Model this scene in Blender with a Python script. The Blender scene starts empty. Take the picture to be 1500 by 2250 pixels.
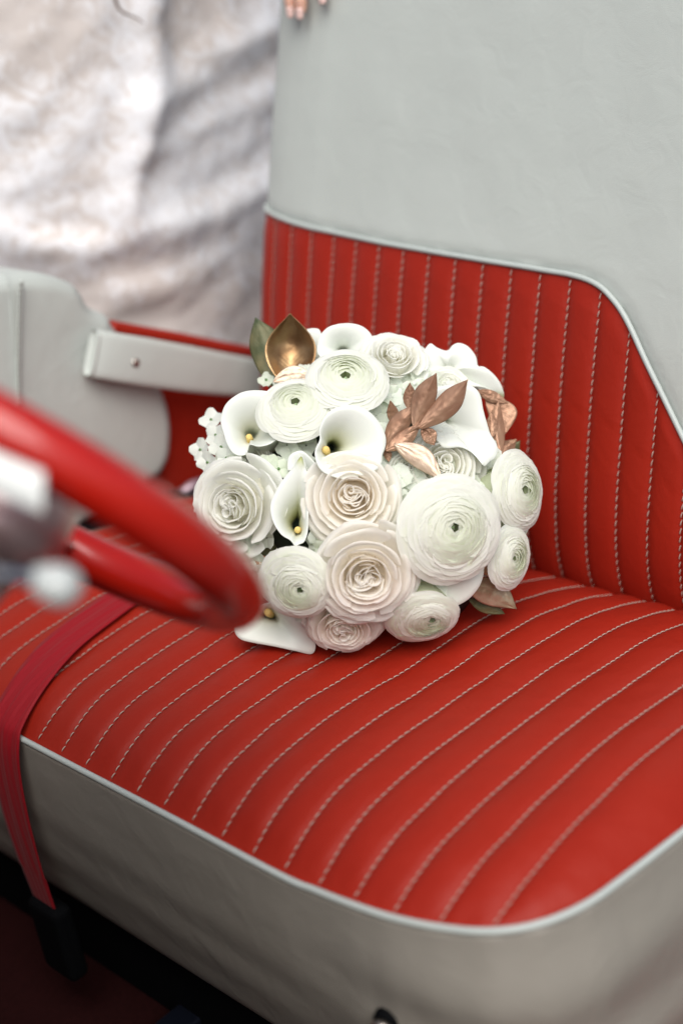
import bpy, math, random
import numpy as np
from mathutils import Vector, noise
random.seed(7)
rng = np.random.default_rng(7)
SC = bpy.context.scene
COL = SC.collection
rad = math.radians

# ------------------------------------------------------------------ camera, world, sun
# World: X towards the rear of the car, Y across the car away from the photographer, Z up. Metres.
EYE = np.array([0.0, 0.0, 1.20])                      # eye height above the ground
R = np.array([[0.6774044497, 0.4021118472, -0.6159783064],
              [-0.7213813307, 0.1992264162, -0.6632630028],
              [-0.1439867607, 0.8936525597, 0.4250328402]])   # columns: camera right, up, back
cd = bpy.data.cameras.new('camera')
cam = bpy.data.objects.new('camera', cd); COL.objects.link(cam)
cd.sensor_fit = 'VERTICAL'; cd.sensor_height = 36; cd.lens = 50
cd.clip_start = 0.05; cd.clip_end = 500
cd.dof.use_dof = True; cd.dof.focus_distance = 1.34; cd.dof.aperture_fstop = 1.9
M4 = np.eye(4); M4[:3, :3] = R; M4[:3, 3] = EYE
import mathutils
cam.matrix_world = mathutils.Matrix(M4.tolist())
SC.camera = cam

w = bpy.data.worlds.new('World'); SC.world = w; w.use_nodes = True
nt = w.node_tree; bg = nt.nodes['Background']
sky = nt.nodes.new('ShaderNodeTexSky'); sky.sky_type = 'NISHITA'; sky.sun_disc = False
SUN_EL, SUN_AZ = rad(54), rad(230)                    # azimuth measured from +X towards +Y
sky.sun_elevation = SUN_EL; sky.sun_rotation = rad(90) - SUN_AZ
sky.air_density = 1.0; sky.dust_density = 4.0; sky.ozone_density = 1.0
nt.links.new(sky.outputs[0], bg.inputs[0]); bg.inputs[1].default_value = 0.07
sl = bpy.data.lights.new('sun', 'SUN'); sl.energy = 3.0; sl.angle = rad(60); sl.color = (1.0, 0.985, 0.955)
sun = bpy.data.objects.new('sun', sl); COL.objects.link(sun)
sd = Vector((math.cos(SUN_EL)*math.cos(SUN_AZ), math.cos(SUN_EL)*math.sin(SUN_AZ), math.sin(SUN_EL)))
sun.rotation_euler = sd.to_track_quat('Z', 'Y').to_euler()
SC.view_settings.view_transform = 'Standard'; SC.view_settings.look = 'None'
SC.view_settings.exposure = 0.30; SC.view_settings.gamma = 1.0
SC.cycles.max_bounces = 12; SC.cycles.diffuse_bounces = 8; SC.cycles.transmission_bounces = 8
SC.cycles.use_denoising = True

# ------------------------------------------------------------------ helpers
def ray(x, y):
    return R @ np.array([(x-750)/3125., -(y-1125)/3125., -1.0])
def at_depth(x, y, d): return EYE + ray(x, y)*d
def at_y(x, y, c): r = ray(x, y); return EYE + r*(c/r[1])
def at_x(x, y, c): r = ray(x, y); return EYE + r*(c/r[0])
def project(p):
    c = R.T @ (np.asarray(p)-EYE); return 750-3125*c[0]/c[2], 1125+3125*c[1]/c[2]
RIGHT, UP, BACK = R[:, 0], R[:, 1], R[:, 2]

ORIG = {}
def register(o, loc, parent):
    loc = np.asarray(loc, float); ORIG[o.name] = loc
    if parent is not None:
        o.parent = parent; o.location = (loc-ORIG[parent.name]).tolist()
    else: o.location = loc.tolist()
def mesh(name, V, F, mat, parent=None, origin=None, smooth=True, attr=None, kind=None, thick=0, sub=0):
    V = np.asarray(V, float)
    if origin is None: origin = V.mean(0)
    me = bpy.data.meshes.new(name)
    me.from_pydata((V-origin).tolist(), [], [tuple(int(i) for i in f) for f in F])
    if attr is not None:
        a = me.attributes.new('tint', 'FLOAT', 'POINT'); a.data.foreach_set('value', np.asarray(attr, float))
    if smooth: me.polygons.foreach_set('use_smooth', [True]*len(me.polygons))
    me.materials.append(mat); me.update()
    o = bpy.data.objects.new(name, me); COL.objects.link(o)
    register(o, origin, parent)
    if kind: o['kind'] = kind
    if sub:
        m = o.modifiers.new('s', 'SUBSURF'); m.levels = sub; m.render_levels = sub
    if thick:
        m = o.modifiers.new('t', 'SOLIDIFY'); m.thickness = thick; m.offset = 0
    return o
def thing(name, loc, label, cat, group=None):
    o = bpy.data.objects.new(name, None); COL.objects.link(o); o.empty_display_size = .05
    register(o, loc, None); tag(o, label, cat, group); return o
def tag(o, label, cat, group=None, kind=None):
    o['label'] = label
    if cat: o['category'] = cat
    if group: o['group'] = group
    if kind: o['kind'] = kind
def grid(nu, nv, closed_u=False, flip=False):
    F = []
    for i in range(nu if closed_u else nu-1):
        for j in range(nv-1):
            a = i*nv+j; b = ((i+1) % nu)*nv+j
            f = (a, b, b+1, a+1); F.append(f[::-1] if flip else f)
    return F
def tube(path, r, n=8, cap=True, closed=False, flat=None):
    """round tube along path; returns verts, faces"""
    P = np.asarray(path, float); m = len(P)
    rr = np.broadcast_to(np.asarray(r, float), (m,))
    T = np.gradient(P, axis=0)
    if closed: T = np.roll(P, -1, 0)-np.roll(P, 1, 0)
    T /= np.linalg.norm(T, axis=1)[:, None]+1e-12
    ref = np.array([0, 0, 1.0]) if abs(T[0][2]) < .9 else np.array([1.0, 0, 0])
    V = []; A = np.cross(T[0], ref); A /= np.linalg.norm(A)
    t = np.linspace(0, 2*np.pi, n, endpoint=False)
    for i in range(m):
        A = A-T[i]*(A@T[i]); A /= np.linalg.norm(A); B = np.cross(T[i], A)
        V.append(P[i]+rr[i]*(np.cos(t)[:, None]*A+np.sin(t)[:, None]*B))
    V = np.concatenate(V); F = []
    for i in range(m if closed else m-1):
        for k in range(n):
            a = i*n+k; b = i*n+(k+1) % n; c = ((i+1) % m)*n+(k+1) % n; d = ((i+1) % m)*n+k
            F.append((a, b, c, d))
    if cap and not closed:
        F.append(tuple(range(n))[::-1]); F.append(tuple((m-1)*n+k for k in range(n)))
    return V, F
def join(parts):
    V = []; F = []; o = 0
    for v, f in parts:
        V.append(np.asarray(v)); F += [tuple(i+o for i in q) for q in f]; o += len(v)
    return np.concatenate(V), F
def box(lo, hi):
    x0, y0, z0 = lo; x1, y1, z1 = hi
    V = [(x0,y0,z0),(x1,y0,z0),(x1,y1,z0),(x0,y1,z0),(x0,y0,z1),(x1,y0,z1),(x1,y1,z1),(x0,y1,z1)]
    return np.array(V), [(0,3,2,1),(4,5,6,7),(0,1,5,4),(1,2,6,5),(2,3,7,6),(3,0,4,7)]
def bevel(o, wd, seg=3):
    m = o.modifiers.new('b', 'BEVEL'); m.width = wd; m.segments = seg; m.limit_method = 'ANGLE'; m.angle_limit = rad(35); return o
def resample(P, n):
    P = np.asarray(P, float); d = np.r_[0, np.cumsum(np.linalg.norm(np.diff(P, axis=0), axis=1))]
    t = np.linspace(0, d[-1], n); return np.stack([np.interp(t, d, P[:, k]) for k in range(P.shape[1])], 1)
def smooth_curve(P, n, closed=False):
    """Catmull-Rom through the points, n samples"""
    P = np.asarray(P, float); m = len(P); out = []
    for s in np.linspace(0, m if closed else m-1, n, endpoint=not closed):
        i = int(min(math.floor(s), (m if closed else m-1)-1)); t = s-i
        g = (lambda k: P[k % m]) if closed else (lambda k: P[min(max(k, 0), m-1)])
        a, b, c, d = g(i-1), g(i), g(i+1), g(i+2)
        out.append(.5*((2*b)+(c-a)*t+(2*a-5*b+4*c-d)*t*t+(3*b-a-3*c+d)*t**3))
    return np.array(out)

# ------------------------------------------------------------------ materials
def nodes(name):
    m = bpy.data.materials.new(name); m.use_nodes = True; t = m.node_tree
    return m, t, t.nodes['Principled BSDF']
def leather(name, c1, c2, rough, grain=900., bump=.12, spec=.5, wrinkle=0.25, sheen=0):
    m, t, b = nodes(name); N = t.nodes; L = t.links
    tc = N.new('ShaderNodeTexCoord')
    n1 = N.new('ShaderNodeTexNoise'); n1.inputs['Scale'].default_value = 5; n1.inputs['Detail'].default_value = 7
    L.new(tc.outputs['Object'], n1.inputs['Vector'])
    mx = N.new('ShaderNodeMix'); mx.data_type = 'RGBA'
    mx.inputs['A'].default_value = (*c1, 1); mx.inputs['B'].default_value = (*c2, 1)
    L.new(n1.outputs['Fac'], mx.inputs['Factor']); L.new(mx.outputs['Result'], b.inputs['Base Color'])
    v = N.new('ShaderNodeTexVoronoi'); v.inputs['Scale'].default_value = grain; v.feature = 'DISTANCE_TO_EDGE'
    L.new(tc.outputs['Object'], v.inputs['Vector'])
    n2 = N.new('ShaderNodeTexNoise'); n2.inputs['Scale'].default_value = 26; n2.inputs['Detail'].default_value = 5
    n2.inputs['Distortion'].default_value = .6
    L.new(tc.outputs['Object'], n2.inputs['Vector'])
    b1 = N.new('ShaderNodeBump'); b1.inputs['Strength'].default_value = bump; b1.inputs['Distance'].default_value = .0006
    L.new(v.outputs['Distance'], b1.inputs['Height'])
    b2 = N.new('ShaderNodeBump'); b2.inputs['Strength'].default_value = wrinkle; b2.inputs['Distance'].default_value = .004
    L.new(n2.outputs['Fac'], b2.inputs['Height']); L.new(b1.outputs[0], b2.inputs['Normal'])
    L.new(b2.outputs[0], b.inputs['Normal'])
    rr = N.new('ShaderNodeMapRange'); rr.inputs['To Min'].default_value = rough-.12; rr.inputs['To Max'].default_value = rough+.14
    L.new(n2.outputs['Fac'], rr.inputs['Value']); L.new(rr.outputs[0], b.inputs['Roughness'])
    b.inputs['Specular IOR Level'].default_value = spec
    return m
def plain(name, c, rough=.5, metal=0, spec=.5, coat=0, nz=0, nscale=30, bump=0, sss=0):
    m, t, b = nodes(name); N = t.nodes; L = t.links
    tc = N.new('ShaderNodeTexCoord'); n1 = N.new('ShaderNodeTexNoise'); n1.inputs['Scale'].default_value = nscale
    n1.inputs['Detail'].default_value = 5; L.new(tc.outputs['Object'], n1.inputs['Vector'])
    mx = N.new('ShaderNodeMix'); mx.data_type = 'RGBA'
    mx.inputs['A'].default_value = (*[max(0, k*(1-nz)) for k in c], 1); mx.inputs['B'].default_value = (*[min(1, k*(1+nz)) for k in c], 1)
    L.new(n1.outputs['Fac'], mx.inputs['Factor']); L.new(mx.outputs['Result'], b.inputs['Base Color'])
    if bump:
        bb = N.new('ShaderNodeBump'); bb.inputs['Strength'].default_value = bump; bb.inputs['Distance'].default_value = .002
        L.new(n1.outputs['Fac'], bb.inputs['Height']); L.new(bb.outputs[0], b.inputs['Normal'])
    b.inputs['Roughness'].default_value = rough; b.inputs['Metallic'].default_value = metal
    b.inputs['Specular IOR Level'].default_value = spec; b.inputs['Coat Weight'].default_value = coat
    if sss:
        b.inputs['Subsurface Weight'].default_value = sss; b.inputs['Subsurface Radius'].default_value = (.01, .004, .002)
        b.inputs['Subsurface Scale'].default_value = 1.0
    return m
def petal_mat(name, white, deep, trans=.28, rough=.55, veins=60, dark=None):
    m, t, b = nodes(name); N = t.nodes; L = t.links
    at = N.new('ShaderNodeAttribute'); at.attribute_name = 'tint'
    tc = N.new('ShaderNodeTexCoord'); n1 = N.new('ShaderNodeTexNoise'); n1.inputs['Scale'].default_value = veins
    n1.inputs['Detail'].default_value = 6; L.new(tc.outputs['Object'], n1.inputs['Vector'])
    mx = N.new('ShaderNodeMix'); mx.data_type = 'RGBA'
    mx.inputs['A'].default_value = (*white, 1); mx.inputs['B'].default_value = (*deep, 1)
    ad = N.new('ShaderNodeMath'); ad.operation = 'MULTIPLY_ADD'; ad.use_clamp = True
    ad.inputs[1].default_value = .30; L.new(n1.outputs['Fac'], ad.inputs[0])
    sb = N.new('ShaderNodeMath'); sb.operation = 'SUBTRACT'; L.new(at.outputs['Fac'], sb.inputs[0]); sb.inputs[1].default_value = .13
    L.new(sb.outputs[0], ad.inputs[2]); L.new(ad.outputs[0], mx.inputs['Factor'])
    if dark is not None:  # near-black mixed in as painted shade for the deepest calla throats
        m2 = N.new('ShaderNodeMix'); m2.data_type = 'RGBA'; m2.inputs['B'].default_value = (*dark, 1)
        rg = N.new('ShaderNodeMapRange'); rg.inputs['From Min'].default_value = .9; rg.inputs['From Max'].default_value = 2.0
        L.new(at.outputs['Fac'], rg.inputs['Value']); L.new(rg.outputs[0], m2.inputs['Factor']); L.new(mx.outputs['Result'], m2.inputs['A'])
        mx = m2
    L.new(mx.outputs['Result'], b.inputs['Base Color'])
    bb = N.new('ShaderNodeBump'); bb.inputs['Strength'].default_value = .16; bb.inputs['Distance'].default_value = .0010
    L.new(n1.outputs['Fac'], bb.inputs['Height']); L.new(bb.outputs[0], b.inputs['Normal'])
    b.inputs['Roughness'].default_value = rough; b.inputs['Specular IOR Level'].default_value = .3
    b.inputs['Sheen Weight'].default_value = .1
    tr = N.new('ShaderNodeBsdfTranslucent'); L.new(mx.outputs['Result'], tr.inputs['Color'])
    ms = N.new('ShaderNodeMixShader'); ms.inputs[0].default_value = trans
    L.new(b.outputs[0], ms.inputs[1]); L.new(tr.outputs[0], ms.inputs[2])
    L.new(ms.outputs[0], N['Material Output'].inputs['Surface'])
    return m

RED = leather('red_vinyl', (.315, .020, .008), (.235, .0100, .005), .46, 800, .22, .18, .42)
WHITE = leather('grey_white_vinyl', (.485, .52, .49), (.45, .485, .455), .50, 760, .30, .38, .26)
SKIRTM = leather('warm_grey_vinyl', (.265, .245, .21), (.225, .21, .185), .48, 1500, .10, .4, .35)
PIPEM = leather('pale_piping', (.43, .47, .45), (.40, .44, .42), .42, 1500, .05, .5, .05)
THREAD = plain('pale_thread', (.40, .31, .26), .7, nz=.2, nscale=800)
DKTHREAD = plain('dark_thread', (.10, .085, .07), .8, nz=.2, nscale=800)
BELTM = None
def belt_mat():
    m, t, b = nodes('red_webbing'); N = t.nodes; L = t.links
    tc = N.new('ShaderNodeTexCoord'); wv = N.new('ShaderNodeTexWave'); wv.inputs['Scale'].default_value = 39
    wv.bands_direction = 'Y'; wv.inputs['Distortion'].default_value = .2; L.new(tc.outputs['Object'], wv.inputs['Vector'])
    bb = N.new('ShaderNodeBump'); bb.inputs['Strength'].default_value = .4; bb.inputs['Distance'].default_value = .0009
    L.new(wv.outputs['Fac'], bb.inputs['Height']); L.new(bb.outputs[0], b.inputs['Normal'])
    b.inputs['Base Color'].default_value = (.26, .002, .008, 1); b.inputs['Roughness'].default_value = .62
    b.inputs['Sheen Weight'].default_value = .05; b.inputs['Specular IOR Level'].default_value = .25
    return m
BELTM = belt_mat()
REDPAINT = plain('glossy_red_plastic', (.43, .010, .004), .27, spec=.5, coat=.5, nz=.04)
CHROME = plain('brushed_chrome', (.74, .75, .74), .16, metal=1, nz=.05)
STEEL = plain('dull_steel', (.42, .38, .34), .34, metal=1, nz=.15)
BLACKP = plain('black_plastic', (.003, .0033, .004), .8, spec=.05, nz=.2)
CARPET = plain('dark_red_carpet', (.020, .004, .004), .95, spec=.1, nz=.5, nscale=300, bump=.6)
DASHM = plain('dark_red_dash', (.09, .006, .006), .35, nz=.1)
GROUNDM = plain('asphalt', (.06, .06, .058), .9, nz=.3, nscale=40, bump=.4)
BODYP = plain('red_car_paint', (.40, .010, .008), .18, coat=.8, nz=.03)
ROSEM = petal_mat('cream_rose_petal', (.89, .90, .87), (.88, .84, .66), .44)
PEACHM = petal_mat('blush_rose_petal', (.925, .915, .88), (.91, .80, .62), .46)
RANM = petal_mat('ranunculus_petal', (.885, .890, .850), (.76, .82, .58), .42, veins=40)
CALLAM = petal_mat('calla_spathe', (.775, .805, .755), (.46, .50, .20), .10, .42, veins=14, dark=(.012, .016, .008))  # near-black end is shade painted into the throats
HYDM = petal_mat('hydrangea_floret', (.84, .88, .83), (.72, .80, .62), .35)
SPADIX = plain('yellow_spadix', (.75, .55, .18), .7, nz=.2, nscale=900, bump=.6)
GREEN = plain('stem_green', (.10, .20, .06), .5, nz=.3, nscale=60)
DARKGREEN = plain('dark_foliage', (.018, .035, .018), .7, nz=.4, nscale=60)
RIBBON = plain('black_ribbon', (.012, .012, .013), .6, nz=.2)
SKIN = plain('skin', (.62, .36, .27), .45, nz=.08, nscale=50, sss=.25)
NAIL = plain('pale_pink_nail', (.78, .55, .50), .15, nz=.03, coat=.6)
HAIR = plain('brown_hair', (.10, .055, .03), .5, nz=.4, nscale=200)
def gold_mat(name, c1, c2, rough=.36, metal=.85):
    m, t, b = nodes(name); N = t.nodes; L = t.links
    tc = N.new('ShaderNodeTexCoord'); n1 = N.new('ShaderNodeTexNoise'); n1.inputs['Scale'].default_value = 45
    n1.inputs['Detail'].default_value = 7; L.new(tc.outputs['Object'], n1.inputs['Vector'])
    cr = N.new('ShaderNodeValToRGB'); cr.color_ramp.elements[0].position = .35; cr.color_ramp.elements[1].position = .68
    cr.color_ramp.elements[0].color = (*c2, 1); cr.color_ramp.elements[1].color = (*c1, 1)
    L.new(n1.outputs['Fac'], cr.inputs[0]); L.new(cr.outputs[0], b.inputs['Base Color'])
    at = N.new('ShaderNodeAttribute'); at.attribute_name = 'tint'
    n2 = N.new('ShaderNodeMath'); n2.operation = 'SINE'; mv = N.new('ShaderNodeMath'); mv.operation = 'MULTIPLY'; mv.inputs[1].default_value = 6.283
    L.new(at.outputs['Fac'], mv.inputs[0]); L.new(mv.outputs[0], n2.inputs[0])
    bb = N.new('ShaderNodeBump'); bb.inputs['Strength'].default_value = .10; bb.inputs['Distance'].default_value = .0002
    L.new(n2.outputs[0], bb.inputs['Height']); L.new(bb.outputs[0], b.inputs['Normal'])
    b.inputs['Metallic'].default_value = metal; b.inputs['Roughness'].default_value = rough
    return m
BRONZE = gold_mat('bronze_painted_leaf', (.46, .28, .185), (.32, .17, .105), .47, .55)
GOLD = gold_mat('gold_painted_leaf', (.40, .26, .13), (.20, .11, .05), .36)
DULLGOLD = gold_mat('dull_gold_leaf', (.52, .43, .31), (.28, .20, .12), .42, .6)
PALEGOLD = gold_mat('pale_rose_gold_leaf', (.64, .50, .38), (.54, .40, .30), .45, .5)
OLIVE = gold_mat('half_painted_green_leaf', (.16, .14, .065), (.045, .065, .025), .5, .25)
def gown_mat():
    m, t, b = nodes('sequinned_lace'); N = t.nodes; L = t.links
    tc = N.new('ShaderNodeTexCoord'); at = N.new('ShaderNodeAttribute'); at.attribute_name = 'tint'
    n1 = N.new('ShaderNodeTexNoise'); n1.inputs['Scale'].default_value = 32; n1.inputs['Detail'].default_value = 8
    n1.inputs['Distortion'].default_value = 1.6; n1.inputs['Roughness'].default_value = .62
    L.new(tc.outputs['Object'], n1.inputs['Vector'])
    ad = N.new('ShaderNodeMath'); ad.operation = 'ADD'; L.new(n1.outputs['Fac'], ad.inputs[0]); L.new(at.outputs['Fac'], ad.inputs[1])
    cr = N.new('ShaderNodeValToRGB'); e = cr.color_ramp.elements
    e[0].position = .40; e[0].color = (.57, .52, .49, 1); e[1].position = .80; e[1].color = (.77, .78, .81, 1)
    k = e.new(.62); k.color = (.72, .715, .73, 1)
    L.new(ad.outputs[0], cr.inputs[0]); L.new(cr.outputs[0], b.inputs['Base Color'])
    v = N.new('ShaderNodeTexVoronoi'); v.inputs['Scale'].default_value = 210; L.new(tc.outputs['Object'], v.inputs['Vector'])
    n2 = N.new('ShaderNodeTexWhiteNoise'); n2.noise_dimensions = '3D'; L.new(v.outputs['Position'], n2.inputs['Vector'])
    mr = N.new('ShaderNodeMapRange'); mr.inputs['From Min'].default_value = .80; mr.inputs['From Max'].default_value = .84
    L.new(n2.outputs['Value'], mr.inputs['Value'])
    r2 = N.new('ShaderNodeMapRange'); r2.inputs['To Min'].default_value = .65; r2.inputs['To Max'].default_value = .30
    L.new(mr.outputs[0], r2.inputs['Value']); L.new(r2.outputs[0], b.inputs['Roughness'])
    bb = N.new('ShaderNodeBump'); bb.inputs['Strength'].default_value = .12; bb.inputs['Distance'].default_value = .003
    L.new(n1.outputs['Fac'], bb.inputs['Height'])
    b3 = N.new('ShaderNodeBump'); b3.inputs['Strength'].default_value = .4; b3.inputs['Distance'].default_value = .002
    L.new(n2.outputs['Value'], b3.inputs['Height']); L.new(bb.outputs[0], b3.inputs['Normal'])
    L.new(b3.outputs[0], b.inputs['Normal'])
    return m
GOWNM = gown_mat()

# ------------------------------------------------------------------ the setting
def setting(name, V, F, mat, smooth=False):
    o = mesh(name, V, F, mat, None, smooth=smooth, kind='structure'); return o
FLOOR = EYE[2]-1.10
gs = 200.
setting('ground', [(-gs,-gs,0),(gs,-gs,0),(gs,gs,0),(-gs,gs,0)], [(0,1,2,3)], GROUNDM)

Z0 = EYE[2]
SP = .038                                              # seam spacing
# ------------------------------------------------------------------ bench seat
seat = thing('bench_seat', (.8, .9, FLOOR), 'two-tone car bench seat, red pleated vinyl with grey-white skirt and pale piping', 'car seat')
TOPX = np.array([.54,.58,.615,.65,.69,.72,.76,.826,.8735,.959,1.027,1.10,1.16])
TOPZ = np.array([-.715,-.711,-.7085,-.7040,-.7000,-.6988,-.7002,-.7037,-.7073,-.7189,-.7353,-.765,-.80])
_k = np.polyfit(TOPX, TOPZ, 6)
def topz(x): return np.polyval(_k, x)
# outline (piping) in plan: front edge then rounded near corner then near side
OUT = np.array([(.556,1.50),(.556,1.1),(.556,.90),(.556,.74),(.557,.697),(.558,.659),(.562,.621),(.571,.583),(.585,.547),(.609,.521),(.645,.504),(.69,.496),(.75,.489),(.85,.482),(1.0,.478),(1.16,.477)])
OUTZ = np.array([-.742,-.742,-.741,-.741,-.738,-.734,-.731,-.728,-.7245,-.723,-.722,-.7215,-.722,-.728,-.745,-.79])
OUTS = resample(np.c_[OUT, OUTZ], 500)
ymin_out = OUT[:, 1].min()
def front_x(Y):
    m = OUTS[:, 0] < .80
    return np.interp(Y, OUTS[m][::-1, 1], OUTS[m][::-1, 0])
def side_y(X): return np.interp(X, OUTS[:, 0][np.argsort(OUTS[:, 0])], OUTS[:, 1][np.argsort(OUTS[:, 0])])
def cushion_z(X, Y):
    d = np.sqrt(((OUTS[:, :2]-np.array([X, Y]))**2).sum(1)); i = d.argmin(); dd = d[i]
    amp = max(0, topz(OUTS[i, 0])-OUTS[i, 2])
    z = topz(X)-amp*max(0, 1-dd/.075)**2
    z -= .0065*math.exp(-((X-.80)/.09)**2-((Y-.80)/.12)**2)
    z += .0030*noise.noise(Vector((X*7, Y*7, 3.1)))+.0013*noise.noise(Vector((X*22, Y*22, 1.7)))+.0005*noise.noise(Vector((X*60, Y*60, 2.7)))
    return z
SEAM_Y = {i: (29.3441446-i)*SP for i in range(-6, 16)}
def puff(u): return .0044*(max(0, 4*u*(1-u)))**.55
cushion_V = []
# skirt: wraps front, corner and near side, from the piping down
sk = []
skpath = resample(np.c_[OUT, OUTZ], 200)
nrm = np.gradient(skpath[:, :2], axis=0); nrm = np.stack([nrm[:, 1], -nrm[:, 0]], 1)
nrm /= np.linalg.norm(nrm, axis=1)[:, None]
# outward = away from seat centre
cen = np.array([.85, .95])
sg = np.sign(((skpath[:, :2]-cen)*nrm).sum(1))[:, None]; nrm = nrm*sg
NV = 34
for i in range(len(skpath)):
    for j in range(NV):
        t = j/(NV-1); z = skpath[i, 2]*(1-t)+(-.998)*t
        bul = .010*math.sin(min(1, t*1.25)*math.pi)-.016*t-.035*max(0, t-.78)/.22*1.0*max(0, t-.78)/.22
        cornerness = math.exp(-((skpath[i, 1]-.56)/.10)**2)
        bul += cornerness*.012*math.sin(t*math.pi)
        fold = .0022*noise.noise(Vector((skpath[i, 0]*5, skpath[i, 1]*5, z*26)))*math.sin(t*math.pi)
        fold += cornerness*.005*math.sin(t*16+skpath[i,1]*9)*math.sin(t*math.pi)
        p = skpath[i, :2]+nrm[i]*(bul+fold+.0015)
        sk.append((p[0], p[1], z+Z0))
cush = mesh('cushion', sk, grid(len(skpath), NV), SKIRTM, seat, thick=.004)
# base under the pleats (closes the cushion)
bs = []
xs = np.linspace(.575, 1.14, 20); ys = np.linspace(.50, 1.48, 30)
for X in xs:
    for Y in ys: bs.append((X, max(Y, side_y(X)+.015), cushion_z(X, max(Y, side_y(X)+.015))-.012+Z0))
mesh('cushion_pad', bs, grid(20, 30), BLACKP, cush)
# pleats
def strip_rows(y0, y1, n):  # param rows along X from the front edge to the crease
    out = []
    return out
def make_pleat(y0, y1, nu=9, nt=70):
    V = []
    for k in range(nt):
        t = (k/(nt-1))**1.25
        for q in range(nu):
            u = q/(nu-1); Y = y0+(y1-y0)*u
            xf = front_x(Y); X = xf+(1.125-xf)*t
            d = X-xf
            V.append((X, Y, cushion_z(X, Y)+puff(u)*min(1, .25+d/.03)+Z0))
    return V, grid(nt, nu, flip=True)
ids = sorted(SEAM_Y)
for a, b in zip(ids[:-1], ids[1:]):
    V, F = make_pleat(SEAM_Y[b], SEAM_Y[a]); mesh('pleat', V, F, RED, cush)
# wide outer panel beyond the last seam
V = []; nt, nu = 90, 22; yl = SEAM_Y[15]; xf = front_x(yl)
for k in range(nt):
    X = xf+(1.125-xf)*(k/(nt-1))**1.4; yb = side_y(X)
    for q in range(nu):
        u = q/(nu-1); Y = yl+(yb-yl)*u
        sc_ = min(1, (yl-yb)/.03)
        V.append((X, Y, cushion_z(X, Y)+.006*sc_*(max(0, math.sin(u*math.pi)))**.6*min(1, .2+(X-xf)/.04)+Z0))
o = mesh('outer_panel', V, grid(nt, nu), RED, cush)
# stitches
def stitches(path, normal_fn, pitch=.0078, r=.00052, lat=.0007, lift=.0009, ln=.80):
    path = np.asarray(path); d = np.r_[0, np.cumsum(np.linalg.norm(np.diff(path, axis=0), axis=1))]
    parts = []; s = .002
    while s+pitch < d[-1]:
        pts = []
        pj = pitch*random.uniform(.93, 1.07)
        for q in range(5):
            t = q/4; ss = s+pj*ln*t
            p = np.array([np.interp(ss, d, path[:, k]) for k in range(3)])
            p2 = np.array([np.interp(ss+.001, d, path[:, k]) for k in range(3)])
            n = normal_fn(p); T = p2-p; T /= np.linalg.norm(T)+1e-9; S = np.cross(T, n)
            pts.append(p+n*(lift*math.sin(t*math.pi)**.6-.0003)+S*lat*(2*t-1))
        parts.append(tube(pts, [r*.6, r, r*1.08, r, r*.6], 6)); s += pj
    return join(parts)
upn = lambda p: np.array([0, 0, 1.0])
for i in ids:
    Y = SEAM_Y[i]; xf = front_x(Y)
    P = [(X, Y, cushion_z(X, Y)+.0010+Z0) for X in np.linspace(xf+.002, 1.09, 70)]
    V, F = stitches(P, upn); o = mesh('stitching', V, F, THREAD, cush, kind='stuff')
# piping along front and side
PP = smooth_curve(np.c_[OUT, OUTZ+.001], 260); PP[:, 2] += Z0
PP[:, :2] += np.array([np.interp(np.linspace(0, 199, 260), np.arange(200), nrm[:, k]) for k in range(2)]).T*.0025
V, F = tube(PP, .0030, 10); mesh('piping', V, F, PIPEM, cush)
V, F = tube(PP-np.array([0, 0, .0062])-np.c_[np.array([np.interp(np.linspace(0, 199, 260), np.arange(200), nrm[:, k]) for k in range(2)]).T*.001, np.zeros(260)], .0018, 6)
mesh('seam_flange', V, F, SKIRTM, cush)
# seat base frame
V, F = join([box((.60, .53, FLOOR), (1.12, 1.46, Z0-.975))]); mesh('seat_base', V, F, BLACKP, seat, smooth=False)
for yy in (.60, 1.00, 1.38):
    V, F = box((.50, yy-.018, FLOOR+.001), (1.05, yy+.018, FLOOR+.022)); bevel(mesh('seat_rail', V, F, plain('dark_blue_steel', (.012,.016,.03), .4, metal=.6), seat, smooth=False), .003)

# --- backrest
BZ = np.array([-.80,-.771,-.745,-.726,-.692,-.662,-.636,-.60,-.562,-.528,-.50,-.478,-.45,-.42,-.38,-.30,-.20,-.12])
BX = np.array([1.118,1.0975,1.0872,1.0848,1.0855,1.090,1.0945,1.1035,1.1120,1.1205,1.129,1.1352,1.143,1.1535,1.166,1.190,1.220,1.244])
_kb = np.polyfit(BZ, BX, 7)
def far_round(Y):
    return np.interp(Y, [.3, 1.10, 1.146, 1.184, 1.222, 1.260, 1.285, 1.305, 1.325, 1.338, 1.345], [0, 0, .002, .004, .006, .011, .016, .022, .031, .043, .070])
def near_round(Y): return .05*max(0, 1-(Y-.47)/.05)**2
def back_x(Y, Z):
    x = np.polyval(_kb, max(Z, -.80)) + far_round(Y) + near_round(Y)
    t = max(0, (Z+.145)/.03); x += .06*t*t*t if t < 1.2 else .06*1.728
    x += .0026*noise.noise(Vector((Y*6, Z*6, 8.2)))+.0008*noise.noise(Vector((Y*19, Z*19, 4.2)))
    return x
BP = smooth_curve([(1.346,-.4035),(1.307,-.407),(1.178,-.417),(1.03,-.425),(.88,-.432),(.84,-.434),(.812,-.439),(.791,-.450),(.768,-.472),(.728,-.527),(.694,-.574),(.62,-.675),(.55,-.77),(.535,-.79)], 200)
def pipe_z(Y): return np.interp(Y, BP[::-1, 0], BP[::-1, 1])
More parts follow.
